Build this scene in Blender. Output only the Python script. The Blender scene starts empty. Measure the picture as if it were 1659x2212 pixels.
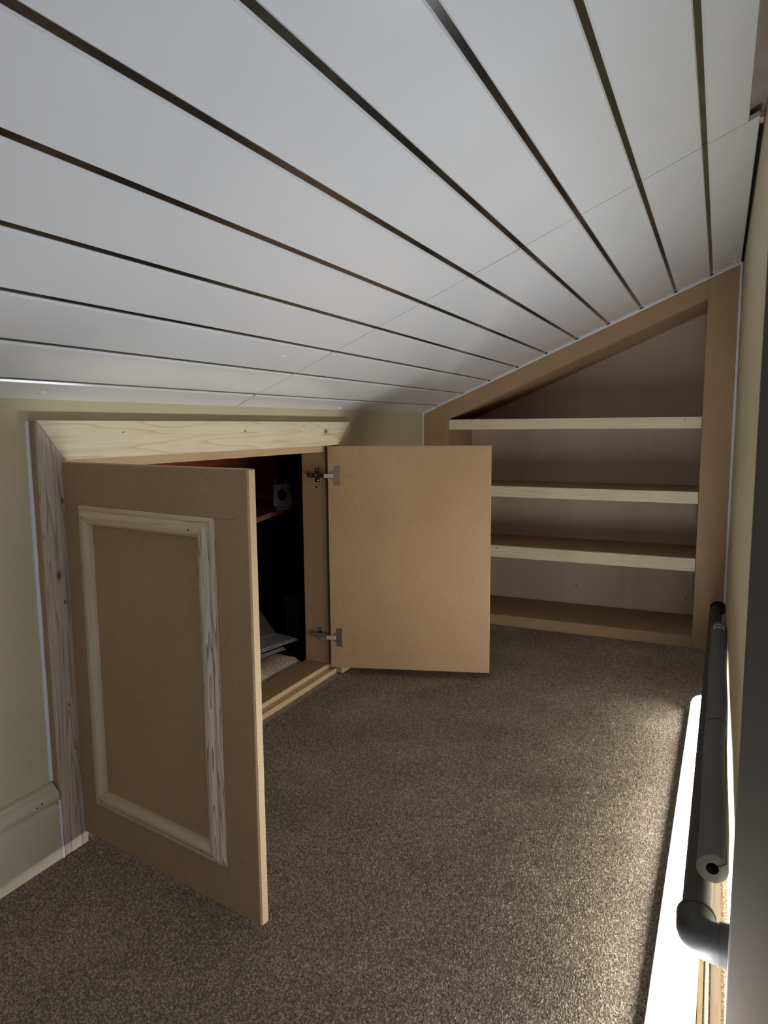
import bpy, bmesh, math, random
from mathutils import Vector, Matrix

random.seed(7)
sc = bpy.context.scene
col = sc.collection

# ------------------------------------------------------------------ camera
def cam_rot(rx, roll, rz):
    return (Matrix.Rotation(math.radians(rz), 4, 'Z') @ Matrix.Rotation(math.radians(rx), 4, 'X')
            @ Matrix.Rotation(math.radians(roll), 4, 'Z'))
cd = bpy.data.cameras.new('camera')
cd.sensor_fit = 'VERTICAL'; cd.sensor_height = 36.0
cd.lens = 1508.3 / 2212 * 36.0
cd.clip_start = 0.02
cam = bpy.data.objects.new('camera', cd); col.objects.link(cam)
cam.matrix_world = Matrix.Translation((0, 0, 0.86)) @ cam_rot(83.0126, -0.4564, 25.5733)
sc.camera = cam

# ------------------------------------------------------------------ light
w = bpy.data.worlds.new('world'); sc.world = w; w.use_nodes = True
bg = w.node_tree.nodes['Background']
bg.inputs[0].default_value = (0.80, 0.87, 1.0, 1); bg.inputs[1].default_value = 0.36
BATTEN = 40.0
sc.view_settings.view_transform = 'Standard'; sc.view_settings.look = 'None'
sc.view_settings.gamma = 1.0; sc.view_settings.use_curve_mapping = False
sc.view_settings.exposure = 0.04

# ------------------------------------------------------------------ materials
class NT:
    def __init__(s, name):
        s.m = bpy.data.materials.new(name); s.m.use_nodes = True
        s.t = s.m.node_tree; s.b = s.t.nodes['Principled BSDF']
    def n(s, typ, **kw):
        nd = s.t.nodes.new(typ)
        for k, v in kw.items():
            if k.startswith('i_'):
                key = k[2:]
                nd.inputs[int(key) if key.isdigit() else key.replace('_', ' ')].default_value = v
            else: setattr(nd, k, v)
        return nd
    def l(s, a, b): s.t.links.new(a, b)
    def coord(s, scale=(1, 1, 1), loc=(0, 0, 0), rand=True):
        tc = s.n('ShaderNodeTexCoord'); mp = s.n('ShaderNodeMapping')
        mp.inputs['Scale'].default_value = scale; mp.inputs['Location'].default_value = loc
        if rand:
            oi = s.n('ShaderNodeObjectInfo'); va = s.n('ShaderNodeVectorMath', operation='MULTIPLY_ADD')
            cx = s.n('ShaderNodeCombineXYZ'); 
            for i in range(3): s.l(oi.outputs['Random'], cx.inputs[i])
            va.inputs[1].default_value = (3.1, 2.3, 4.7)
            s.l(cx.outputs[0], va.inputs[0]); s.l(tc.outputs['Object'], va.inputs[2]); s.l(va.outputs[0], mp.inputs[0])
        else: s.l(tc.outputs['Object'], mp.inputs[0])
        return mp.outputs[0]
    def ramp(s, fac, stops):
        r = s.n('ShaderNodeValToRGB'); e = r.color_ramp.elements
        while len(e) < len(stops): e.new(0.5)
        for el, (p, c) in zip(e, stops): el.position = p; el.color = (*c, 1)
        s.l(fac, r.inputs[0]); return r.outputs[0]
    def bump(s, h, strength=0.2, dist=0.002):
        b = s.n('ShaderNodeBump'); b.inputs['Strength'].default_value = strength; b.inputs['Distance'].default_value = dist
        s.l(h, b.inputs['Height']); s.l(b.outputs[0], s.b.inputs['Normal'])
    def noise(s, vec, scale, detail=3, rough=0.55):
        n = s.n('ShaderNodeTexNoise'); n.inputs['Scale'].default_value = scale
        n.inputs['Detail'].default_value = detail; n.inputs['Roughness'].default_value = rough
        s.l(vec, n.inputs['Vector']); return n.outputs[0]
    def mix(s, fac, a, b, mode='MIX'):
        m = s.n('ShaderNodeMix', data_type='RGBA', blend_type=mode)
        for v, i in ((fac, 0), (a, 6), (b, 7)):
            if hasattr(v, 'is_linked'): s.l(v, m.inputs[i])
            elif i == 0: m.inputs[0].default_value = v
            else: m.inputs[i].default_value = (*v, 1)
        return m.outputs[2]
    def set(s, rough=0.6, spec=0.5, metal=0.0, color=None):
        s.b.inputs['Roughness'].default_value = rough; s.b.inputs['Metallic'].default_value = metal
        s.b.inputs['Specular IOR Level'].default_value = spec
        if color is not None:
            if hasattr(color, 'is_linked'): s.l(color, s.b.inputs['Base Color'])
            else: s.b.inputs['Base Color'].default_value = (*color, 1)
        return s.m

def m_plain(name, c, rough=0.6, metal=0.0, spec=0.5, var=0.12, scale=30):
    t = NT(name); v = t.coord()
    f = t.noise(v, scale, 4)
    c2 = tuple(min(1, x * (1 + var)) for x in c); c1 = tuple(x * (1 - var) for x in c)
    return t.set(rough, spec, metal, t.ramp(f, [(0.3, c1), (0.7, c2)]))

def m_mdf(name, c, speck=0.25):
    t = NT(name); v = t.coord()
    fine = t.noise(v, 520, 2, 0.6); big = t.noise(v, 5, 3)
    a = tuple(x * (1 - speck) for x in c); b = tuple(min(1, x * (1 + speck)) for x in c)
    k = t.ramp(fine, [(0.32, a), (0.5, c), (0.68, b)])
    k = t.mix(0.5, k, t.ramp(big, [(0.3, (0.86, 0.84, 0.82)), (0.7, (1.05, 1.05, 1.06))]), 'MULTIPLY')
    t.bump(fine, 0.12, 0.0006)
    return t.set(0.62, 0.3, 0, k)

def m_pine(name, axis, light=(0.70, 0.55, 0.37), dark=(0.48, 0.31, 0.17), knots=(), freq=26, strength=1.0, bands=13.0):
    """pine board with grain along axis; knots = (x, y, z, radius) in object space"""
    t = NT(name)
    s = [freq, freq, freq]; s[axis] = freq * 0.055
    v = t.coord(tuple(s), rand=True)
    nz = t.noise(v, 0.7, 3, 0.5)
    wv = t.n('ShaderNodeMath', operation='MULTIPLY'); wv.inputs[1].default_value = bands; t.l(nz, wv.inputs[0])
    fr = t.n('ShaderNodeMath', operation='FRACT'); t.l(wv.outputs[0], fr.inputs[0])
    g = t.ramp(fr.outputs[0], [(0.0, light), (0.6, tuple(l * 0.8 + d * 0.2 for l, d in zip(light, dark))), (0.88, dark), (0.97, light)])
    s2 = [260, 260, 260]; s2[axis] = 6
    fib = t.noise(t.coord(tuple(s2)), 1, 2)
    big = t.noise(t.coord((6, 6, 6)), 1, 2)
    k = t.mix(min(0.95, 0.6 * strength), light, g)
    k = t.mix(0.35, k, t.ramp(fib, [(0.3, (0.8, 0.78, 0.74)), (0.7, (1.08, 1.06, 1.04))]), 'MULTIPLY')
    k = t.mix(0.5, k, t.ramp(big, [(0.3, (0.86, 0.84, 0.8)), (0.7, (1.05, 1.05, 1.05))]), 'MULTIPLY')
    tc = t.n('ShaderNodeTexCoord')
    for (x, y, z, r) in knots:
        sub = t.n('ShaderNodeVectorMath', operation='SUBTRACT'); t.l(tc.outputs['Object'], sub.inputs[0]); sub.inputs[1].default_value = (x, y, z)
        sc3 = [1, 1, 1]; sc3[axis] = 0.62
        mu = t.n('ShaderNodeVectorMath', operation='MULTIPLY'); t.l(sub.outputs[0], mu.inputs[0]); mu.inputs[1].default_value = sc3
        ln = t.n('ShaderNodeVectorMath', operation='LENGTH'); t.l(mu.outputs[0], ln.inputs[0])
        dv = t.n('ShaderNodeMath', operation='DIVIDE'); t.l(ln.outputs['Value'], dv.inputs[0]); dv.inputs[1].default_value = r
        rm = t.n('ShaderNodeValToRGB'); t.l(dv.outputs[0], rm.inputs[0])
        e = rm.color_ramp.elements
        e[0].position = 0.0; e[0].color = (0.85, 0.85, 0.85, 1); e[1].position = 1.0; e[1].color = (0, 0, 0, 1)
        q = e.new(0.45); q.color = (0.75, 0.75, 0.75, 1); q = e.new(0.55); q.color = (0.25, 0.25, 0.25, 1)
        k = t.mix(rm.outputs[0], k, (0.10, 0.055, 0.03))
    t.bump(fib, 0.08, 0.0006)
    return t.set(0.58, 0.35, 0, k)

def m_paint(name, c, rough=0.55):
    t = NT(name); v = t.coord()
    f = t.noise(v, 260, 3); big = t.noise(v, 2.2, 3)
    k = t.ramp(big, [(0.3, tuple(x * 0.94 for x in c)), (0.7, tuple(x * 1.04 for x in c))])
    t.bump(f, 0.1, 0.0008)
    return t.set(rough, 0.35, 0, k)

def m_carpet():
    t = NT('carpet'); v = t.coord(rand=False)
    sn = t.n('ShaderNodeVectorMath', operation='SNAP'); sn.inputs[1].default_value = (0.0023, 0.0023, 1.0); t.l(v, sn.inputs[0])
    wn = t.n('ShaderNodeTexWhiteNoise'); t.l(sn.outputs[0], wn.inputs['Vector'])
    patch = t.noise(v, 4.5, 4, 0.6)
    c = t.ramp(wn.outputs['Value'], [(0.0, (0.22, 0.160, 0.108)), (0.6, (0.39, 0.305, 0.218)), (1.0, (0.70, 0.59, 0.465))])
    c = t.mix(1.0, c, t.ramp(patch, [(0.3, (0.80, 0.79, 0.78)), (0.7, (1.12, 1.12, 1.12))]), 'MULTIPLY')
    return t.set(0.9, 0.15, 0, c)

MDF = m_mdf('mdf', (0.44, 0.283, 0.160), 0.16)
MDF_EDGE = m_mdf('mdf_cut_edge', (0.60, 0.43, 0.26), 0.2)
PLY = None
WALL = m_paint('olive_cream_paint', (0.61, 0.535, 0.34))
SKIRT = m_paint('cream_skirting_paint', (0.64, 0.56, 0.39), 0.35)
POSTM = m_paint('taupe_paint', (0.080, 0.062, 0.044), 0.6)
PVC = m_plain('white_gloss_pvc', (0.76, 0.77, 0.79), 0.13, 0, 0.5, 0.015, 6)
PVC_BACK = m_plain('batten_board', (0.05, 0.045, 0.04), 0.8)
CHROME = m_plain('chrome_strip', (0.22, 0.215, 0.21), 0.16, 1.0, 0.5, 0.2, 14)
CAULK = m_plain('white_caulk', (0.80, 0.81, 0.84), 0.4, 0, 0.4, 0.03)
STEEL = m_plain('nickel_steel', (0.55, 0.53, 0.50), 0.28, 1.0, 0.5, 0.15, 60)
DSTEEL = m_plain('galvanised_steel', (0.16, 0.155, 0.15), 0.45, 0.5, 0.5, 0.25, 40)
BOLT = m_plain('dull_bolt', (0.10, 0.10, 0.10), 0.4, 0.5, 0.5, 0.2, 40)
PVC_OFF = m_plain('shaded_white_pvc', (0.42, 0.42, 0.42), 0.3, 0, 0.5, 0.04, 6)  # darker copy of the white panel colour, cupboard shade painted in
BRIGHT = m_plain('bright_steel', (0.85, 0.84, 0.82), 0.3, 0.7, 0.5, 0.05, 60)
PIPE = m_plain('black_plastic', (0.030, 0.030, 0.032), 0.5, 0, 0.5, 0.2, 22)
FOAM = m_plain('grey_foam', (0.135, 0.132, 0.134), 0.85, 0, 0.25, 0.08, 70)
FOAMD = m_plain('dark_foam', (0.03, 0.03, 0.03), 0.9)
HOUS = m_plain('grey_lamp_housing', (0.32, 0.33, 0.35), 0.45, 0, 0.5, 0.05)
CABLE = m_plain('white_cable', (0.8, 0.8, 0.78), 0.35, 0, 0.5, 0.03)
DARK = m_plain('dark_gap', (0.012, 0.010, 0.009), 0.9)
EAVES = m_plain('void_shade_board', (0.018, 0.014, 0.011), 0.9, 0, 0.2, 0.4, 9)  # near-black colour paints the darkness of the void onto its boards
REDW = m_pine('red_stained_wood', 1, (0.60, 0.15, 0.06), (0.40, 0.09, 0.035))
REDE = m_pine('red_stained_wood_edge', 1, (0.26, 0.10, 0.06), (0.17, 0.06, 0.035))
FOIL = m_plain('foil_backed_board', (0.40, 0.355, 0.30), 0.5, 0.2, 0.4, 0.3, 12)
BRICK = m_plain('dark_brick', (0.10, 0.085, 0.07), 0.9, 0, 0.2, 0.5, 45)  # dark grey-brown brick colour, strongly mottled
CASEM = m_plain('black_case', (0.03, 0.026, 0.025), 0.5, 0, 0.4, 0.3)
STICK = m_plain('sticker_paper', (0.60, 0.59, 0.57), 0.5, 0, 0.4, 0.04)
STICKP = m_plain('sticker_print', (0.20, 0.20, 0.20), 0.5, 0, 0.4, 0.3, 400)
PENCIL = m_plain('pencil', (0.20, 0.12, 0.065), 0.6)
HOLE = m_plain('nail_hole', (0.05, 0.03, 0.018), 0.9)
def m_ply():
    t = NT('plywood_back'); v = t.coord((3, 3, 0.5)); s = t.coord((90, 90, 2.5))
    big = t.noise(v, 1.6, 4); f = t.noise(s, 1, 3)
    k = t.ramp(big, [(0.3, (0.50, 0.375, 0.275)), (0.7, (0.64, 0.50, 0.385))])
    k = t.mix(0.5, k, t.ramp(f, [(0.3, (0.93, 0.92, 0.91)), (0.7, (1.04, 1.04, 1.03))]), 'MULTIPLY')
    return t.set(0.55, 0.4, 0, k)
PLY = m_ply()
CARPET = m_carpet()
def m_lamp():
    t = NT('lamp_diffuser'); t.b.inputs['Emission Color'].default_value = (0.93, 0.965, 1.0, 1)
    t.b.inputs['Emission Strength'].default_value = BATTEN
    return t.set(0.4, 0.3, 0, (0.8, 0.8, 0.8))
LAMP = m_lamp()

# ------------------------------------------------------------------ helpers
def B(): return bmesh.new()
def finish(name, bm, mat, parent=None, loc=(0, 0, 0), rot=None, bevel=0.0, seg=2, smooth=False, kind=None):
    if bevel:
        bmesh.ops.bevel(bm, geom=list(bm.edges), offset=bevel, segments=seg, profile=0.5, affect='EDGES', clamp_overlap=True)
    bmesh.ops.recalc_face_normals(bm, faces=list(bm.faces))
    me = bpy.data.meshes.new(name); bm.to_mesh(me); bm.free()
    mats = mat if isinstance(mat, (list, tuple)) else [mat]
    for m in mats: me.materials.append(m)
    if smooth:
        me.shade_smooth()
        try: me.set_sharp_from_angle(angle=math.radians(38))
        except Exception: pass
    o = bpy.data.objects.new(name, me); col.objects.link(o)
    o.location = loc
    if rot: o.rotation_euler = rot
    if parent: o.parent = parent
    if kind: o['kind'] = kind
    return o
def box(bm, x0, x1, y0, y1, z0, z1, mi=0):
    vs = [bm.verts.new((x, y, z)) for x in (x0, x1) for y in (y0, y1) for z in (z0, z1)]
    for f in ((0, 1, 3, 2), (4, 6, 7, 5), (0, 4, 5, 1), (2, 3, 7, 6), (0, 2, 6, 4), (1, 5, 7, 3)):
        bm.faces.new([vs[i] for i in f]).material_index = mi
    return vs
def prism(bm, pts, a0, a1, axis, mi=0):
    """polygon pts (in the two other axes, in xyz order) extruded along axis"""
    def mk(p, a):
        c = list(p); c.insert(axis, a); return bm.verts.new(c)
    A = [mk(p, a0) for p in pts]; C = [mk(p, a1) for p in pts]
    bm.faces.new(A).material_index = mi; bm.faces.new(C[::-1]).material_index = mi
    n = len(pts)
    for i in range(n):
        bm.faces.new((A[i], C[i], C[(i + 1) % n], A[(i + 1) % n])).material_index = mi
def frame_of(d):
    d = Vector(d).normalized(); u = Vector((0, 0, 1)) if abs(d.z) < 0.9 else Vector((0, 1, 0))
    a = d.cross(u).normalized(); b = a.cross(d).normalized(); return a, b
def tube(bm, path, r, n=20, caps=True, mi=0):
    rings = []; P = [Vector(p) for p in path]
    rad = r if isinstance(r, (list, tuple)) else [r] * len(P)
    for i, p in enumerate(P):
        d = (P[min(i + 1, len(P) - 1)] - P[max(i - 1, 0)])
        a, b = frame_of(d)
        rings.append([bm.verts.new(p + rad[i] * (math.cos(t) * a + math.sin(t) * b)) for t in (2 * math.pi * k / n for k in range(n))])
    for A, C in zip(rings, rings[1:]):
        for k in range(n): bm.faces.new((A[k], A[(k + 1) % n], C[(k + 1) % n], C[k])).material_index = mi
    if caps:
        bm.faces.new(rings[0]).material_index = mi; bm.faces.new(rings[-1][::-1]).material_index = mi
    return rings
def thing(name, label, cat, loc=(0, 0, 0), group=None):
    o = bpy.data.objects.new(name, None); col.objects.link(o); o.location = loc; o.empty_display_size = 0.1
    o['label'] = label; o['category'] = cat
    if group: o['group'] = group
    return o
def tag(o, label, cat, group=None):
    o['label'] = label; o['category'] = cat
    if group: o['group'] = group
    return o
def struct(o, label=None):
    o['kind'] = 'structure'
    if label: o['label'] = label
    return o

# ------------------------------------------------------------------ dimensions
XW = -1.18            # face of the low knee wall
XR = 0.051            # face of the right-hand wall
YE = 2.87             # front of the fitted shelves
SL = 0.515 / 1.229; ZC = 0.916 + 1.183 * SL
ANG = math.atan(SL)
def zc(x): return ZC + SL * x
YB = -1.2

# ------------------------------------------------------------------ setting
bm = B(); box(bm, XW - 0.02, XR + 0.01, YB, 3.0, -0.03, 0.0)
floor = struct(finish('floor', bm, CARPET), 'short brown flecked carpet')

# carpet pile: short leaning tufts, far too many to count
import numpy as np
def pile(name, x0, x1, y0, y1, step, h, parent, zbase=0.0, seed=1):
    rg = np.random.default_rng(seed)
    gx, gy = np.meshgrid(np.arange(x0, x1, step), np.arange(y0, y1, step)); n = gx.size
    px = gx.ravel() + rg.uniform(-.5, .5, n) * step; py = gy.ravel() + rg.uniform(-.5, .5, n) * step
    px = np.clip(px, x0 + .002, x1 - .002); py = np.clip(py, y0 + .002, y1 - .002)
    a = rg.uniform(0, 2 * np.pi, n); r = step * rg.uniform(.55, .8, n); hh = h * rg.uniform(.6, 1.1, n)
    V = np.zeros((n, 4, 3), np.float32)
    for k in range(3):
        V[:, k, 0] = px + r * np.cos(a + k * 2.094); V[:, k, 1] = py + r * np.sin(a + k * 2.094); V[:, k, 2] = zbase - .0005
    la = rg.uniform(0, 2 * np.pi, n); lr = step * rg.uniform(0, 1.3, n)
    V[:, 3, 0] = px + lr * np.cos(la); V[:, 3, 1] = py + lr * np.sin(la); V[:, 3, 2] = zbase + hh
    i = (np.arange(n) * 4)[:, None, None]
    F = (i + np.array([[0, 1, 3], [1, 2, 3], [2, 0, 3]])[None]).reshape(-1, 3)
    me = bpy.data.meshes.new(name)
    me.vertices.add(n * 4); me.vertices.foreach_set('co', V.ravel())
    me.loops.add(F.size); me.loops.foreach_set('vertex_index', F.ravel().astype(np.int32))
    me.polygons.add(len(F)); me.polygons.foreach_set('loop_start', np.arange(0, F.size, 3, dtype=np.int32))
    me.update(calc_edges=True); me.materials.append(CARPET)
    o = bpy.data.objects.new(name, me); col.objects.link(o); o.parent = parent; o['kind'] = 'stuff'
    return o
pile('carpet_pile', -1.155, 0.005, 0.45, 2.0, 0.0027, 0.0031, floor)
pile('carpet_pile', -1.155, 0.0505, 2.0, 2.868, 0.0033, 0.0034, floor, seed=2)

bm = B()
box(bm, -1.30, XW, YB, 0.947, -0.03, 0.935)
box(bm, -1.30, XW, 2.079, 3.22, -0.03, 0.935)
box(bm, -1.30, XW, 0.947, 2.079, 0.797, 0.935)
wall_left = struct(finish('wall_left', bm, WALL), 'low olive-cream knee wall under the slope')

bm = B(); prism(bm, [(0.925, -0.03), (2.92, -0.03), (2.92, 1.50), (2.5, 1.55), (2.0, 1.64), (0.925, 1.68)], XR, XR + 0.018, 0)
wall_right = struct(finish('wall_right', bm, WALL, bevel=0.0), 'olive-cream plastered wall on the right')
bm = B(); box(bm, 0.155, 0.20, 0.925, 3.2, -0.03, 2.1)
finish('masonry', bm, BRICK, wall_right)
# rough bricks and rubble showing in the gap above the plaster edge
brick_me = None
y = 1.62; k = 0
while y < 2.86:
    L = random.uniform(0.05, 0.12)
    bm = B(); box(bm, 0.071 + random.uniform(0, .012), 0.150, y, y + L - 0.012, 1.47 + random.uniform(-.02, .02), 1.80 + random.uniform(0, .08))
    for v in bm.verts: v.co += Vector((random.uniform(-.006, .006), random.uniform(-.004, .004), random.uniform(-.006, .006)))
    finish('brick', bm, BRICK, wall_right); y += L
# timber noggin beside the notch in the ceiling
bm = B(); box(bm, 0.018, 0.05, 1.590, 1.612, 1.440, 1.462)
finish('noggin', bm, m_pine('rough_timber', 0), wall_right, bevel=0.001)
bm = B(); box(bm, 0.018, 0.052, 1.635, 1.66, 1.455, 1.475)
finish('noggin', bm, bpy.data.materials['rough_timber'], wall_right, bevel=0.001)

bm = B(); box(bm, -1.3, 0.20, 3.215, 3.26, -0.03, 2.0)
struct(finish('wall_back', bm, WALL), 'end wall behind the fitted shelves')

# dark panel / door frame edge close to the camera
bm = B(); box(bm, 0.0395, 0.34, 0.902, 0.92, -0.03, 2.0)
struct(finish('trim_1', bm, POSTM, bevel=0.0015), 'dark taupe frame board close by at the right edge')

# ---- sloped ceiling: backing, cladding panels, chrome groove strips
bm = B()
prism(bm, [(-1.30, zc(-1.30) + 0.016), (0.02, zc(0.02) + 0.016), (0.02, zc(0.02) + 0.03), (-1.30, zc(-1.30) + 0.03)], YB, 3.2, 1)
ceiling = struct(finish('ceiling', bm, PVC_BACK), 'sloped ceiling clad in glossy white panels with chrome grooves')
bm = B(); prism(bm, [(0.021, zc(0.021) + 0.020), (0.056, zc(0.056) + 0.024), (0.056, zc(0.056) + 0.034), (0.021, zc(0.021) + 0.030)], YB, 1.625, 1)
finish('foil_board', bm, FOIL, ceiling)
bm = B(); prism(bm, [(-1.32, zc(-1.32) + 0.30), (0.22, zc(0.22) + 0.30), (0.22, zc(0.22) + 0.32), (-1.32, zc(-1.32) + 0.32)], YB, 3.25, 1)
box(bm, -1.34, -1.32, YB, 3.25, 0.93, 1.22)  # felt widened and unseen end boards added to keep sky light out
prism(bm, [(-1.32, zc(-1.32) + 0.03), (0.0, zc(0.0) + 0.03), (0.0, zc(0.0) + 0.32), (-1.32, zc(-1.32) + 0.32)], YB - .02, YB, 1)
finish('roof_felt_light_block', bm, EAVES, ceiling)
GR = [-0.0495 - 0.1181 * k for k in range(10)]
xs = [None] + GR + [-1.186]
GW = 0.0046   # half width of groove, measured along x
def panel(x1, x0, y0, y1):
    """one cladding panel between x0 < x1: bevelled plank 8 mm thick lying on the slope"""
    L = (x1 - x0) / math.cos(ANG); h = 0.009; e = 0.0030
    bm = B()
    prof = [(0, e), (e, 0), (L - e, 0), (L, e), (L, h), (0, h)]
    prism(bm, prof, y0, y1, 1)
    o = finish('panel', bm, PVC, ceiling, (x0, 0, zc(x0)), (0, -ANG, 0))
    return o
YJ = 1.548
for i in range(len(xs) - 1):
    for (y0, y1, right) in ((YB, YJ - 0.0015, 0.025), (YJ + 0.0015, 2.866, 0.044)):
        a = right if xs[i] is None else xs[i] - GW
        bq = xs[i + 1] + GW if i < len(xs) - 2 else xs[i + 1]
        j = random.uniform(-0.0004, 0.0006)
        panel(a, bq, y0, y1 + (j if y0 < 0 else 0) - (0.0025 if y0 < 0 and i == len(xs) - 2 else 0))
for g in GR:
    for (y0, y1) in ((YB, YJ - 0.001), (YJ + 0.001, 2.866)):
        bm = B(); Lh = 0.0075
        prism(bm, [(-Lh, 0.0), (Lh, 0.0), (Lh, 0.003), (-Lh, 0.003)], y0, y1, 1)
        finish('chrome_strip', bm, CHROME, ceiling, (g - 0.0035 * math.sin(ANG), 0, zc(g) + 0.0035 * math.cos(ANG)), (0, -ANG, 0))
# filler dabs over fixings
def dab(x, y, r):
    bm = B(); bmesh.ops.create_uvsphere(bm, u_segments=14, v_segments=8, radius=r)
    for v in bm.verts: v.co.z *= 0.28; v.co.y *= 1.25
    finish('filler_dab', bm, CAULK, ceiling, (x, y, zc(x)), (0, -ANG, 0), smooth=True)
for (x, y, r) in ((-1.155, 0.925, 0.007), (-1.168, 2.10, 0.008), (-1.164, 2.085, 0.006), (0.018, 2.79, 0.008), (-1.166, 2.79, 0.006), (-0.925, 1.40, 0.006)):
    dab(x, y, r)

# caulk beads
def bead(name, p, q, r, label, n=10, wob=0.0):
    bm = B(); P, Q = Vector(p), Vector(q); m = 14
    path = [P.lerp(Q, i / m) for i in range(m + 1)]
    tube(bm, path, [r * (1 + random.uniform(-wob, wob)) for _ in path], n)
    return struct(finish(name, bm, CAULK, smooth=True), label)
bead('trim_2', (-1.18, YE - 0.003, zc(-1.18) - 0.002), (0.048, YE - 0.003, zc(0.048) - 0.002), 0.0042, 'white bead where the ceiling meets the shelves', wob=0.1)
bead('trim_3', (XR - 0.004, YE - 0.003, 0.19), (XR - 0.006, YE - 0.003, zc(XR) - 0.004), 0.005, 'white bead in the right-hand corner', wob=0.15)
bead('trim_4', (XW + 0.001, YE - 0.002, 0.0), (XW + 0.001, YE - 0.002, zc(XW) - 0.004), 0.0045, 'white bead in the left-hand corner', wob=0.1)
bead('trim_5', (XW + 0.001, 0.9065, 0.16), (XW + 0.001, 0.9065, 0.876), 0.0042, 'white caulk line beside the cupboard casing', wob=0.1)
bead('trim_6', (-1.1575, 0.9055, 0.0), (-1.1575, 0.9055, 0.125), 0.0034, 'white caulk between skirting and cupboard casing', wob=0.15)

# skirting board with moulded top
def skirting(y0, y1, name, label):
    pr = [(0, 0), (0.024, 0), (0.024, 0.108), (0.018, 0.114), (0.0165, 0.119), (0.020, 0.122), (0.0235, 0.127), (0.0245, 0.134), (0.022, 0.143),
          (0.015, 0.149), (0.0115, 0.151), (0.010, 0.156), (0.003, 0.158), (0, 0.158)]
    bm = B(); prism(bm, [(XW + a, b) for a, b in pr], y0, y1, 1)
    return struct(finish(name, bm, SKIRT, smooth=True), label)
sk = skirting(YB, 0.9045, 'baseboard_left', 'cream moulded skirting board left of the cupboard')
skirting(2.1475, YE - 0.004, 'baseboard_back', 'cream moulded skirting board behind the open door')
for (yy, zz) in ((0.865, 0.136), (0.853, 0.134)):
    bm = B(); box(bm, -1.1562, -1.1549, yy - .0015, yy + .0015, zz - .0012, zz + .0012)
    finish('nail_hole', bm, HOLE, sk)

# eaves void behind the knee wall
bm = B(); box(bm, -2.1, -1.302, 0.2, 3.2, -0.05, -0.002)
struct(finish('floor_eaves', bm, EAVES), 'floor inside the eaves cupboard, darkness painted in')
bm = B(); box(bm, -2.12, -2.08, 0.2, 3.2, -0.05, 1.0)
struct(finish('wall_eaves', bm, EAVES), 'back of the eaves cupboard, darkness painted in')
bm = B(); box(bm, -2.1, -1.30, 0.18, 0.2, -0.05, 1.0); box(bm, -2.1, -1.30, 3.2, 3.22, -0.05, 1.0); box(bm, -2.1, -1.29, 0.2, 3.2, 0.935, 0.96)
struct(finish('wall_eaves_side', bm, EAVES), 'sides and roof of the eaves cupboard, darkness painted in')

# ------------------------------------------------------------------ fitted bookcase
bc = thing('fitted_bookcase', 'unpainted fibreboard bookcase built in under the slope, with pine-edged shelves', 'bookcase', (-0.56, YE, 0))
def bp(name, bm, mat, bevel=0.0008, parent=None, label=None):
    for v in bm.verts: v.co -= Vector((-0.56, YE, 0))
    o = finish(name, bm, mat, parent or bc, bevel=bevel, seg=1)
    if label: o['label'] = label
    return o
XL0, XI0, XI1, XR1 = -1.179, -1.062, -0.060, 0.0500
def zi(x): return 0.889 + (x + 1.058) * 0.4225
bm = B(); prism(bm, [(XL0, 0), (XI0, 0), (XI0, zc(XI0) - .001), (XL0, zc(XL0) - .001)], YE, YE + 0.018, 1); bp('stile', bm, MDF)
bm = B(); prism(bm, [(XI1, 0), (XR1, 0), (XR1, zc(XR1) - .001), (XI1, zc(XI1) - .001)], YE, YE + 0.018, 1); bp('stile', bm, MDF)
bm = B(); prism(bm, [(XI0 + .0004, zi(XI0)), (XI1 - .0004, zi(XI1)), (XI1 - .0004, zc(XI1) - .001), (XI0 + .0004, zc(XI0) - .001)], YE, YE + 0.018, 1); bp('top_rail', bm, MDF)
bm = B(); prism(bm, [(XI0, zi(XI0)), (XI1, zi(XI1)), (XI1, zi(XI1) + .018), (XI0, zi(XI0) + .018)], YE + 0.019, 3.198, 1); bp('soffit', bm, MDF)
bm = B(); box(bm, XI0 - 0.019, XI0 - 0.001, YE + 0.019, 3.198, 0, 0.90); bp('side_panel', bm, MDF)
bm = B(); box(bm, XI1 + 0.001, XI1 + 0.019, YE + 0.019, 3.198, 0, 1.34); bp('side_panel', bm, MDF)
bm = B(); box(bm, XI0 - 0.02, XI1 + 0.02, 3.20, 3.212, 0, 1.40)
bkp = bp('back_panel', bm, PLY, label='pinkish plywood back panel')
bm = B(); box(bm, XI0 + .001, XI1 - .001, YE + 0.019, 3.198, 0.029, 0.047); bp('base_shelf', bm, MDF)
bm = B(); box(bm, XI0 + .001, XI1 - .001, YE + 0.001, YE + 0.0185, 0, 0.047); bp('kickboard', bm, MDF)
LIPK = {0: [(-0.40, 0, .012, .006), (0.29, 0, .016, .005), (0.44, 0, .012, .006), (-0.08, 0, -.002, .004)],
        1: [(-0.12, 0, 0.01, .004), (0.30, 0, -0.005, .004)], 2: [(-0.28, 0, .012, .007), (-0.02, 0, -.004, .006), (0.38, 0, .01, .005)]}
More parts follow.
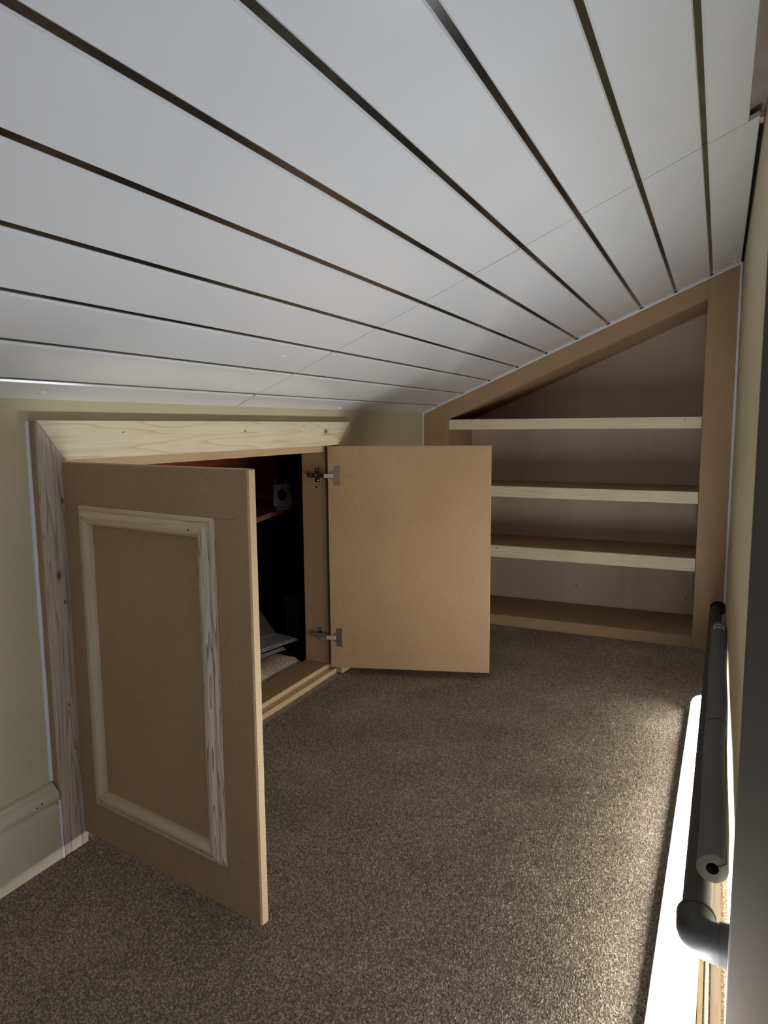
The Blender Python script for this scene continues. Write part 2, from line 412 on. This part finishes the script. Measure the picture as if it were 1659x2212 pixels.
for i, (z0, z1) in enumerate(((0.844, 0.887), (0.560, 0.605), (0.300, 0.349))):
    bm = B(); box(bm, XI0 + .001, XI1 - .001, YE + 0.0235, 3.198, z1 - 0.018, z1 - .0005)
    sh = bp('shelf', bm, MDF)
    pm = m_pine('pine_lip_%d' % i, 0, (0.84, 0.71, 0.52), (0.70, 0.54, 0.36), strength=0.7,
                knots=[(a, 0.0, z1 - .022 + c, r) for (a, b_, c, r) in LIPK[i]])
    bm = B(); box(bm, XI0 + .0015, XI1 - .0015, YE + 0.003, YE + 0.023, z0, z1)
    lp = bp('lip', bm, pm, 0.0008, sh, 'pale pine edging strip')
    for q in range(9):
        xx = XI0 + 0.03 + q * 0.117 + random.uniform(-.03, .03)
        bm = B(); zz = z0 + (z1 - z0) * random.uniform(.35, .8)
        box(bm, xx, xx + .002, YE + 0.0026, YE + .0036, zz, zz + .002)
        # nail holes are joined to the strip as tiny pits of their own colour
        for v in bm.verts: v.co -= Vector((-0.56, YE, 0))
        finish('nail_hole', bm, HOLE, sh)
# nail holes along the face frame
nh = [(-.02, .35), (-.03, .6), (-.01, .85), (.0, 1.05), (-.02, 1.2), (.01, .5), (-1.15, .83), (-1.15, .80), (-1.08, .85), (-1.08, .80), (-1.075, .76)]
for q in range(8):
    xx = -1.0 + q * 0.12; nh.append((xx, zi(xx) + random.uniform(.02, .05)))
for (xx, zz) in nh:
    bm = B(); box(bm, xx, xx + .002, YE - .0004, YE + .0006, zz, zz + .002); bp('nail_hole', bm, HOLE, 0)
# screw caps in the back panel
for (xx, zz) in ((-.10, .115), (-.56, .13), (-1.0, .14)):
    bm = B(); tube(bm, [(xx, 3.1985, zz), (xx, 3.2005, zz)], 0.004, 10)
    bp('screw', bm, DSTEEL, 0)

# ------------------------------------------------------------------ eaves cupboard
O = Vector((XW, 1.516, 0))
cup = thing('eaves_cupboard', 'low double-door fibreboard cupboard with pine casing, both doors standing open', 'cupboard', O)
def cp(name, bm, mat, bevel=0.0008, parent=None, label=None, seg=1):
    for v in bm.verts: v.co -= O
    o = finish(name, bm, mat, parent or cup, bevel=bevel, seg=seg)
    if label: o['label'] = label
    return o
PF, PB = -1.1545, -1.163
YL0, YL1, YR0, YR1, ZH0, ZH1 = 0.909, 0.966, 2.066, 2.147, 0.800, 0.8765
def yk(y, z, r): return (PF - O.x, y - O.y, z, r)
pineL = m_pine('pine_casing_side', 2, (0.68, 0.58, 0.46), (0.30, 0.20, 0.13), [yk(.955, .55 + .17, .006), yk(.936, .575, .010), yk(.946, .52, .005), yk(.940, .31, .004)], 20, 1.2, 22.0)
pineH = m_pine('pine_casing_head', 1, (0.88, 0.77, 0.57), (0.62, 0.42, 0.23), [yk(1.98, .846, .013), yk(1.12, .852, .003), yk(1.55, .85, .005)], 24, 0.9)
pineR = m_pine('pine_casing_far', 2, (0.66, 0.50, 0.32), (0.5, 0.36, 0.2))
g = 0.0006
bm = B(); prism(bm, [(YL0, 0.002), (YL1, 0.002), (YL1, ZH0 - g), (YL0, ZH1 - g)], PB, PF, 0); cp('casing', bm, pineL)
bm = B(); prism(bm, [(YL0 + g, ZH1), (YR1 - g, ZH1), (YR0 - g, ZH0), (YL1 + g, ZH0)], PB, PF, 0); cp('casing', bm, pineH)
bm = B(); prism(bm, [(YR1, 0.002), (YR0, 0.002), (YR0, ZH0 - g), (YR1, ZH1 - g)], PB, PF, 0); cp('casing', bm, pineR)
bm = B()
box(bm, XW + .0005, PB - .0003, YL0 + .0005, YL1 - .001, 0.003, ZH1 - .001)
cp('casing_packer', bm, MDF)
bm = B(); box(bm, XW + .0005, PB - .0003, YL1, YR0, ZH0 + .001, ZH1 - .001); cp('casing_packer', bm, MDF)
bm = B(); box(bm, XW + .0005, PB - .0003, YR0 + .001, YR1 - .001, 0.003, ZH1 - .001); cp('casing_packer', bm, MDF)
# lining
XF, XBK = -1.206, -1.300
bm = B(); box(bm, XBK, XF, 0.948, 0.966, 0.0, 0.796); cp('jamb', bm, MDF)
bm = B(); box(bm, XBK, XF, 2.060, 2.078, 0.0, 0.796); jamb = cp('jamb', bm, MDF)
bm = B(); box(bm, XBK, XF, 0.9665, 2.0595, 0.776, 0.796); cp('head', bm, MDF_EDGE)
bm = B(); box(bm, XBK, XF, 0.9665, 2.0595, 0.0, 0.034); cp('sill', bm, [MDF])
bm = B(); box(bm, XF + .0005, -1.179, 0.967, 2.066, 0.0, 0.018); cp('sill_step', bm, MDF_EDGE)
bm = B(); box(bm, XF + .0002, XF + .0022, 0.967, 2.0595, 0.0185, 0.0338); cp('sill_edge', bm, MDF_EDGE)
for (xx, yy) in ((-1.25, 1.93),):
    bm = B(); tube(bm, [(xx, yy, .0335), (xx, yy, .0345)], .002, 8); cp('nail_hole', bm, HOLE, 0)

# doors: built in a local frame, u along the door from the hinge, n out of the seen face, z up
ZD0, ZD1, DT = 0.028, 0.796, 0.019
def door(p, ang, seen_left):
    e = finish_door = None
    bm = B()
    # seen face at v = 0, body behind at v = +DT
    box(bm, 0, W_D, 0, DT, 0, ZD1 - ZD0)
    o = finish('door', bm, [MDF], cup, (p[0] - O.x, p[1] - O.y, ZD0), (0, 0, ang), bevel=0.0028 if seen_left else 0.0012, seg=3 if seen_left else 1)
    return o
W_D = 0.545
thL = math.atan2(-.077, .495)
dL = Vector((math.cos(thL), math.sin(thL)))
pL = Vector((-1.15, .958)) - 0.045 * dL
doorL = door(pL, thL, True); doorL['label'] = 'near door with an applied pine moulding frame'
thR = math.atan2(.168, .520)
doorR = door((-1.186, 2.040), thR, False); doorR['label'] = 'far door seen from its plain inner face'
# pale cut edge on the free ends
for d_ in (doorL, doorR):
    bm = B(); box(bm, W_D + .0001, W_D + .0009, .0028, DT - .0028, .002, ZD1 - ZD0 - .002)
    finish('edge_band', bm, MDF_EDGE, d_)
# applied moulding: profile (w across from outer edge, h out of the face)
prof = [(0, 0), (0, .005), (.003, .0075), (.006, .0078), (.0085, .0065), (.011, .0085), (.0145, .0125), (.019, .0145), (.024, .0145), (.029, .0125), (.0325, .009), (.0345, .005), (.035, 0)]
u0, u1, z0, z1 = 0.0955, 0.468, 0.109 - ZD0, 0.7145 - ZD0
corners = [(u0, z0), (u1, z0), (u1, z1), (u0, z1)]
mats = [m_pine('moulding_pine_a', 0, (0.66, 0.50, 0.33), (0.52, 0.36, 0.21), strength=.6),
        m_pine('moulding_pine_b', 2, (0.72, 0.58, 0.44), (0.24, 0.15, 0.09), freq=40, strength=1.6, bands=18.0),
        m_pine('moulding_pine_c', 0, (0.74, 0.57, 0.37), (0.50, 0.33, 0.18), strength=1.0),
        m_pine('moulding_pine_d', 2, (0.70, 0.56, 0.40), (0.56, 0.42, 0.28), strength=.5)]
for i in range(4):
    A = Vector((*corners[i],)); C = Vector((*corners[(i + 1) % 4],))
    t = (C - A).normalized(); nr = Vector((-t.y, t.x))
    bm = B(); ra, rb = [], []
    for (w_, h) in prof:
        a = A + w_ * (t + nr) + t * .0003; c = C + w_ * (-t + nr) - t * .0003
        ra.append(bm.verts.new((a.x, -h, a.y))); rb.append(bm.verts.new((c.x, -h, c.y)))
    n = len(prof)
    for k in range(n): bm.faces.new((ra[k], ra[(k + 1) % n], rb[(k + 1) % n], rb[k]))
    bm.faces.new(ra); bm.faces.new(rb[::-1])
    finish('moulding', bm, mats[i], doorL, smooth=True)
for (uu, zz, h) in ((.12, z1 - .02, .0147), (.42, z1 - .021, .0147), (.13, z0 + .02, .0147), (.42, z0 + .02, .0147), (u0 + .004, .57, .0078), (u1 - .03, .60, .012)):
    bm = B(); tube(bm, [(uu, -h - .0003, zz), (uu, -h + .002, zz)], .0016, 8); finish('nail_hole', bm, HOLE, doorL)
# pencil setting-out ticks
for (a, b_, c, d_) in ((u1 + .001, u1 + .045, z1 + .0002, z1 + .0010), (u0 + .003, u0 + .0036, z1 + .001, z1 + .014), (u1 - .001, u1 - .0004, z0 - .04, z0 - .004)):
    bm = B(); box(bm, a, b_, -.00015, .0005, c, d_); finish('pencil_mark', bm, PENCIL, doorL)

# concealed hinges on the far door
def hinge(z):
    zl = z - ZD0
    bm = B()
    # cup flange plate with its two wings, cup rim and cup body
    box(bm, .0220, .0430, -.0016, .0004, zl - .032, zl + .032)
    box(bm, .0220, .0415, -.0045, -.0014, zl - .0125, zl + .0125)
    tube(bm, [(.0215, -.0012, zl), (.0215, .0002, zl)], .0165, 22)
    for s in (-1, 1):
        tube(bm, [(.0325, -.0030, zl + s * .0225), (.0325, -.0012, zl + s * .0225)], .0042, 12)
        box(bm, .0295, .0355, -.0034, -.0028, zl + s * .0225 - .0006, zl + s * .0225 + .0006)
    h = finish('hinge_cup', bm, STEEL, doorR, bevel=.0004, seg=1)
    bm = B(); box(bm, -.012, .020, -.0105, -.0045, zl - .0065, zl + .0065)
    finish('hinge_arm', bm, BRIGHT, doorR, bevel=.0012, seg=2)
    # mounting plate on the jamb face (y = 2.060), seen edge facing -y
    bm = B(); yj = 2.060; xc = -1.236
    box(bm, xc - .010, xc + .010, yj - .003, yj, z - .024, z + .024)
    box(bm, xc - .036, xc + .032, yj - .0125, yj - .0032, z - .0075, z + .0075)
    box(bm, xc + .028, xc + .048, yj - .016, yj - .007, z - .006, z + .006)
    for (dx, dz, hh) in ((-.004, .017, .003), (.006, .017, .003), (0, -.017, .003), (-.024, 0, .0125), (-.004, 0, .0125)):
        tube(bm, [(xc + dx, yj - hh - .0016, z + dz), (xc + dx, yj - hh + .0004, z + dz)], .0036, 12)
    for v in bm.verts: v.co -= O
    finish('hinge_plate', bm, STEEL, jamb, bevel=.0004, seg=1)
hinge(0.696); hinge(0.136)
bm = B(); tube(bm, [(-1.243, 2.0596, .655), (-1.243, 2.062, .655)], .004, 14)
for v in bm.verts: v.co -= O
finish('bored_hole', bm, HOLE, jamb)
for zz in (.696, .136):
    bm = B(); box(bm, .042, .085, -.00015, .0005, zz - ZD0 - .0004, zz - ZD0 + .0004); finish('pencil_mark', bm, PENCIL, doorR)

# ------------------------------------------------------------------ things inside the cupboard
rc = thing('wooden_shelf_unit', 'red-stained wooden shelf with back board, inside the dark cupboard', 'shelf', (-1.6, 2.1, 0.0))
def rp(name, bm, mat, bevel=.001):
    for v in bm.verts: v.co -= Vector((-1.6, 2.1, 0))
    return finish(name, bm, mat, rc, bevel=bevel, seg=1)
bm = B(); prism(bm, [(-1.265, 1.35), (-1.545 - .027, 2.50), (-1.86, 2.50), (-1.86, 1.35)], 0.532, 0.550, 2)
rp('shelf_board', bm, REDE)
bm = B(); box(bm, -1.88, -1.862, 1.2, 2.75, 0.50, 0.93); rp('back_board', bm, REDW)
bm = B(); box(bm, -1.86, -1.84, 1.25, 1.29, 0.0, 0.53); rp('leg', bm, REDW)
bm = B(); box(bm, -1.86, -1.84, 2.46, 2.50, 0.0, 0.53); rp('leg', bm, REDW)

br = thing('clamp_bracket', 'bent galvanised bracket with a round hole and two bolts, on the red shelf', 'bracket', (-1.50, 2.235, 0.5505))
# upright plate with a hole, foot, and bolts; local axes: x toward the room, y along
bm = B(); N = 24; R0 = .019; cx, cz = 0.0, .052
outer = []
for k in range(N):
    a = 2 * math.pi * k / N; c, s_ = math.cos(a), math.sin(a)
    m = max(abs(c) / .036, abs(s_) / (.040 if s_ > 0 else .050)); outer.append((c / m * (1 if s_ < 0 else .88), cz + s_ / m))
inner = [(R0 * math.cos(2 * math.pi * k / N), cz + R0 * 1.15 * math.sin(2 * math.pi * k / N)) for k in range(N)]
for (x_) in (0.0, .004): pass
VA = [[bm.verts.new((x_ + .22 * q[1] * -1, q[0], q[1])) for q in P_] for x_ in (0, .004) for P_ in (outer, inner)]
for k in range(N):
    j = (k + 1) % N
    bm.faces.new((VA[2][k], VA[2][j], VA[3][j], VA[3][k])); bm.faces.new((VA[0][k], VA[1][k], VA[1][j], VA[0][j]))
    bm.faces.new((VA[0][k], VA[0][j], VA[2][j], VA[2][k])); bm.faces.new((VA[1][k], VA[3][k], VA[3][j], VA[1][j]))
finish('plate', bm, DSTEEL, br, rot=(0, 0, -0.75))
bm = B(); box(bm, -.005, .03, -.036, .036, 0, .004); finish('foot', bm, DSTEEL, br, rot=(0, 0, -0.75), bevel=.0005)
bm = B(); box(bm, -.055, -.016, -.032, .032, .086, .090); finish('flange', bm, DSTEEL, br, rot=(0, 0, -0.75), bevel=.0005)
for yy in (-.02, .022):
    bm = B(); tube(bm, [(-.035, yy, .07), (-.035, yy, .112)], .003, 10); tube(bm, [(-.035, yy, .091), (-.035, yy, .098)], .007, 6)
    finish('bolt', bm, BOLT, br, rot=(0, 0, -0.75))
bm = B(); tube(bm, [(-.035 , .022 + .022 * math.sin(a), .07 - .02 * (1 - math.cos(a))) for a in [i * math.pi / 10 for i in range(11)]], .003, 8)
finish('u_bolt', bm, BOLT, br, rot=(0, 0, -0.75), smooth=True)

def cladding(name_lab, loc, rz, L, Wd, tilt=0.0, ry=0.0):
    t = thing('cladding_offcut', name_lab, 'cladding panel', loc, 'white hollow cladding off-cuts in the cupboard')
    t.rotation_euler = (tilt, ry, rz)
    # hollow sheet: two skins and the webs between them, long side y, cut end along the +x edge
    bm = B(); box(bm, -Wd, 0, -L, 0, .0072, .0085); box(bm, -Wd, .004, -L, .006, 0, .0013)
    finish('skin', bm, PVC_OFF, t)
    bm = B(); n = int(L / .011)
    for i in range(n + 1):
        yy = -L + i * L / n; box(bm, -Wd, 0, max(-L, yy - .0008), min(0, yy + .0008), .0013, .0072)
    finish('web', bm, PVC_OFF, t)
    return t
cladding('white hollow cladding off-cut, shade painted in grey, lying uppermost, its ribbed cut end showing', (-1.371, 2.109, 0.082), -0.21, 0.42, 0.10)
cladding('white hollow cladding off-cut, shade painted in grey, lowest in the pile, above the carpet', (-1.385, 2.045, 0.063), -0.21, 0.36, 0.12)
lean = thing('shaded_cladding_panel', 'cladding panel leaning behind the white off-cuts, its dark reflection painted brown', 'board', (-1.475, 2.125, 0.092))
lean.rotation_euler = (0, 1.12, -0.21)
bm = B(); prism(bm, [(-.15, -.30), (0, -.30), (0, 0), (-.15, -.06)], 0, .004, 2); finish('face', bm, m_plain('reflection_dark_pvc', (0.085, 0.062, 0.045), 0.35, 0, 0.5, 0.2, 20), lean)  # cladding panel; the dark tone it reflects is painted as brown
bm = B(); box(bm, .0005, .0035, -.30, 0, -.0005, .0045); finish('bottom_edge', bm, PVC_OFF, lean)

# carpet off-cut laid inside
def carpet_offcut():
    bm = B(); nx, ny = 8, 36; random.seed(3)
    top = {}
    for i in range(nx + 1):
        for j in range(ny + 1):
            x = -1.44 + .125 * i / nx; y = 1.55 + .50 * j / ny
            edge = min(1, min(j, ny - j, i + 4, (nx - i)) / 3)
            top[i, j] = bm.verts.new((x + random.uniform(-.002, .002), y, .028 + .030 * math.sqrt(max(0, edge)) + random.uniform(-.002, .002)))
    for i in range(nx):
        for j in range(ny): bm.faces.new((top[i, j], top[i + 1, j], top[i + 1, j + 1], top[i, j + 1]))
    rim = [top[i, 0] for i in range(nx + 1)] + [top[nx, j] for j in range(1, ny + 1)] + [top[i, ny] for i in range(nx - 1, -1, -1)] + [top[0, j] for j in range(ny - 1, 0, -1)]
    low = [bm.verts.new((v.co.x, v.co.y, 0.0)) for v in rim]
    for a in range(len(rim)):
        b_ = (a + 1) % len(rim); bm.faces.new((rim[a], low[a], low[b_], rim[b_]))
    bm.faces.new(low)
    return finish('carpet_offcut', bm, CARPET, smooth=True)
tag(carpet_offcut(), 'folded brown carpet off-cut lying just behind the cupboard sill', 'carpet piece')

cs = thing('equipment_case', 'slim black case standing deep in the cupboard behind the far jamb', 'case', (-1.478, 2.33, 0))
bm = B(); box(bm, -.028, .028, -.092, .10, .0, .172); finish('body', bm, CASEM, cs, bevel=.006, seg=3)
bm = B(); box(bm, -.031, .031, -.096, .104, .174, .208); finish('lid', bm, CASEM, cs, bevel=.006, seg=3)
for zz in (.165, .08):
    bm = B(); box(bm, .0285, .034, -.080, -.068, zz - .014, zz + .014); finish('latch', bm, DSTEEL, cs, bevel=.001)

# ------------------------------------------------------------------ lamp and pipes by the right wall
YB0, YB1 = 0.70, 2.195
bt = thing('led_batten_light', 'long white lit batten lamp lying on the carpet along the right wall', 'lamp', (-0.0190, (YB0 + YB1) / 2, 0))
bt.rotation_euler = (0, 0, -0.0127)
hw = 0.032; Lb = (YB1 - YB0) / 2
bm = B(); prism(bm, [(-hw, .001), (hw, .001), (hw, .034), (hw - .001, .035), (hw - .003, .035), (hw - .0035, .028), (-hw + .0035, .028), (-hw + .003, .035), (-hw + .001, .035), (-hw, .034)], -Lb + .004, Lb - .004, 1)
finish('housing', bm, HOUS, bt)
bm = B(); pts = []
for k in range(17):
    a = math.pi * k / 16; pts.append((math.cos(a) * (hw - .0042), .0285 + .034 * math.sin(a) ** .6))
prism(bm, pts, -Lb + .006, Lb - .006, 1)
finish('diffuser', bm, LAMP, bt, smooth=True)
for s in (-1, 1):
    bm = B(); pts = [(-hw - .001, .001), (-hw - .001, .030)] + [(-math.cos(math.pi * k / 16) * hw, .028 + .037 * math.sin(math.pi * k / 16) ** .8) for k in range(1, 16)] + [(hw + .001, .030), (hw + .001, .001)]
    a, b_ = sorted((s * (Lb - .006), s * (Lb + .005))); prism(bm, pts, a, b_, 1)
    finish('end_cap', bm, HOUS, bt, bevel=.0008, seg=1)

P0, P1 = Vector((0.001, 1.005, 0.150)), Vector((0.017, 2.868, 0.160))
wp = thing('waste_pipe', 'black plastic waste pipe running low along the right wall, with an elbow', 'pipe', P0)
bm = B(); tube(bm, [Vector((0, 0, 0)), P1 - P0], 0.0205, 28); finish('pipe', bm, PIPE, wp, smooth=True)
# elbow: socket, bend, outgoing socket toward +x
rs = 0.0262; dirp = (P1 - P0).normalized()
bm = B()
path = [dirp * 0.030, dirp * 0.010]
for k in range(1, 9):
    a = math.pi / 2 * k / 8; path.append(Vector((0.024 * (1 - math.cos(a)), 0.010 - 0.024 * math.sin(a), 0)) + dirp * 0)
path.append(Vector((0.052, -0.014, 0)))
path.append(Vector((0.0525, -0.014, 0))); 
tube(bm, path, rs, 28)
finish('elbow', bm, PIPE, wp, smooth=True)
bm = B(); tube(bm, [(0.030, -0.014, 0), (0.0555, -0.014, 0)], 0.0285, 28)
finish('socket', bm, PIPE, wp, bevel=0, smooth=True)
bm = B(); tube(bm, [dirp * 0.028, dirp * 0.0325], 0.0272, 28); finish('collar', bm, PIPE, wp, smooth=True)
bm = B()
tube(bm, [(0, 0, -.010), (0, 0, -.008), (0, 0, -.004), (0, 0, .001), (0, 0, .010)], [.0004, .0035, .0048, .0038, .0003], 12)
dr = finish('sealant_drip', bm, CABLE, wp, (0.0475, -0.0415, -0.012), smooth=True)
dr['label'] = 'cream sealant drip'
# hole in the bookcase stile where the pipe enters
bm = B(); tube(bm, [(P1.x + .008, 2.8688, P1.z + .006), (P1.x + .008, 2.8695, P1.z + .006)], .0285, 24)
for v in bm.verts: v.co -= Vector((-0.56, YE, 0))
finish('pipe_hole', bm, DARK, bc)

F0, F1 = Vector((0.0200, 1.095, 0.1940)), Vector((0.0270, 2.42, 0.2085))
fo = thing('foam_pipe_insulation', 'grey foam pipe insulation tube resting on the black waste pipe', 'pipe insulation', F0)
d = (F1 - F0); bm = B(); ro, ri = 0.0225, 0.0092; n = 36
dn = d.normalized(); a_, b__ = frame_of(dn)
segs = 12; rings = []
for s_ in range(segs + 1):
    c = d * (s_ / segs) + Vector((0.0012 * math.sin(s_ * 1.3), 0, 0.0008 * math.sin(s_ * 2.1)))
    rings.append([[bm.verts.new(c + r * (math.cos(t) * a_ + math.sin(t) * b__)) for t in (2 * math.pi * k / n for k in range(n))] for r in (ro, ri)])
for A, C in zip(rings, rings[1:]):
    for k in range(n):
        j = (k + 1) % n
        bm.faces.new((A[0][k], A[0][j], C[0][j], C[0][k])); bm.faces.new((A[1][k], C[1][k], C[1][j], A[1][j])).material_index = 1
for R_ in (rings[0], rings[-1]):
    for k in range(n):
        j = (k + 1) % n; bm.faces.new((R_[0][k], R_[0][j], R_[1][j], R_[1][k]))
finish('sleeve', bm, [FOAM, FOAMD], fo, smooth=True)
# slit along the sleeve and in its end face
ta = math.radians(35); rad = math.cos(ta) * (-a_ if a_.x < 0 else a_) + math.sin(ta) * b__
perp = dn.cross(rad).normalized()
bm = B()
def quadbox(c0, c1, u, v, hu, hv):
    vs = [bm.verts.new(c + su * hu * u + sv * hv * v) for c in (c0, c1) for su in (-1, 1) for sv in (-1, 1)]
    for f in ((0, 1, 3, 2), (4, 6, 7, 5), (0, 4, 5, 1), (2, 3, 7, 6), (0, 2, 6, 4), (1, 5, 7, 3)): bm.faces.new([vs[i] for i in f])
quadbox(rad * (ri + .0005) - dn * .0004, rad * (ro + .0002) - dn * .0004, perp, dn, .0006, .0005)
quadbox(rad * (ro - .0003) - dn * .0003, rad * (ro - .0003) + d * .35, perp, rad, .0004, .0008)
finish('slit', bm, DARK, fo)
# cut mark round the sleeve
bm = B(); cmk = d * 0.40
tube(bm, [cmk + (ro - .0001) * (math.cos(t) * b__ + math.sin(t) * a_) for t in [math.radians(q) for q in range(-55, 56, 10)]], .0008, 6)
finish('cut_mark', bm, DARK, fo)
# printed sticker near the far end
bm = B(); st = []
for s_ in (0.945, 0.982):
    st.append([bm.verts.new(d * s_ + (ro + .0004) * (math.cos(t) * b__ + math.sin(t) * a_)) for t in [math.radians(q) for q in range(-42, 43, 7)]])
for k in range(len(st[0]) - 1): bm.faces.new((st[0][k], st[0][k + 1], st[1][k + 1], st[1][k]))
so = finish('sticker', bm, STICK, fo)
bm = B(); st = []
for s_ in (0.953, 0.975):
    st.append([bm.verts.new(d * s_ + (ro + .0009) * (math.cos(t) * b__ + math.sin(t) * a_)) for t in [math.radians(q) for q in range(-32, 33, 8)]])
for k in range(len(st[0]) - 1): bm.faces.new((st[0][k], st[0][k + 1], st[1][k + 1], st[1][k]))
finish('print', bm, STICKP, so)

# floor-level strips between lamp and wall
TM = m_pine('brown_timber', 1, (0.36, 0.28, 0.20), (0.28, 0.20, 0.13))
bm = B(); box(bm, 0.0085, 0.0155, 0.935, 2.80, 0.0005, 0.006)
tag(finish('timber_bead', bm, TM, bevel=.0006), 'thin pale timber bead on the floor beside the lamp', 'timber')
bm = B(); tube(bm, [(0.0205, 0.935, .0036), (0.0205, 1.8, .0036), (0.0205, 2.80, .0036)], .003, 12)
tag(finish('cable', bm, CABLE, smooth=True), 'thin white cable between the timber strips by the right wall', 'cable')
bm = B(); box(bm, 0.026, 0.0405, 0.935, 2.80, 0.0005, 0.005)
tag(finish('timber_strip', bm, m_pine('dark_timber', 1, (0.20, 0.145, 0.10), (0.15, 0.10, 0.065)), bevel=.0006), 'flat brown timber strip on the floor against the right wall', 'timber')
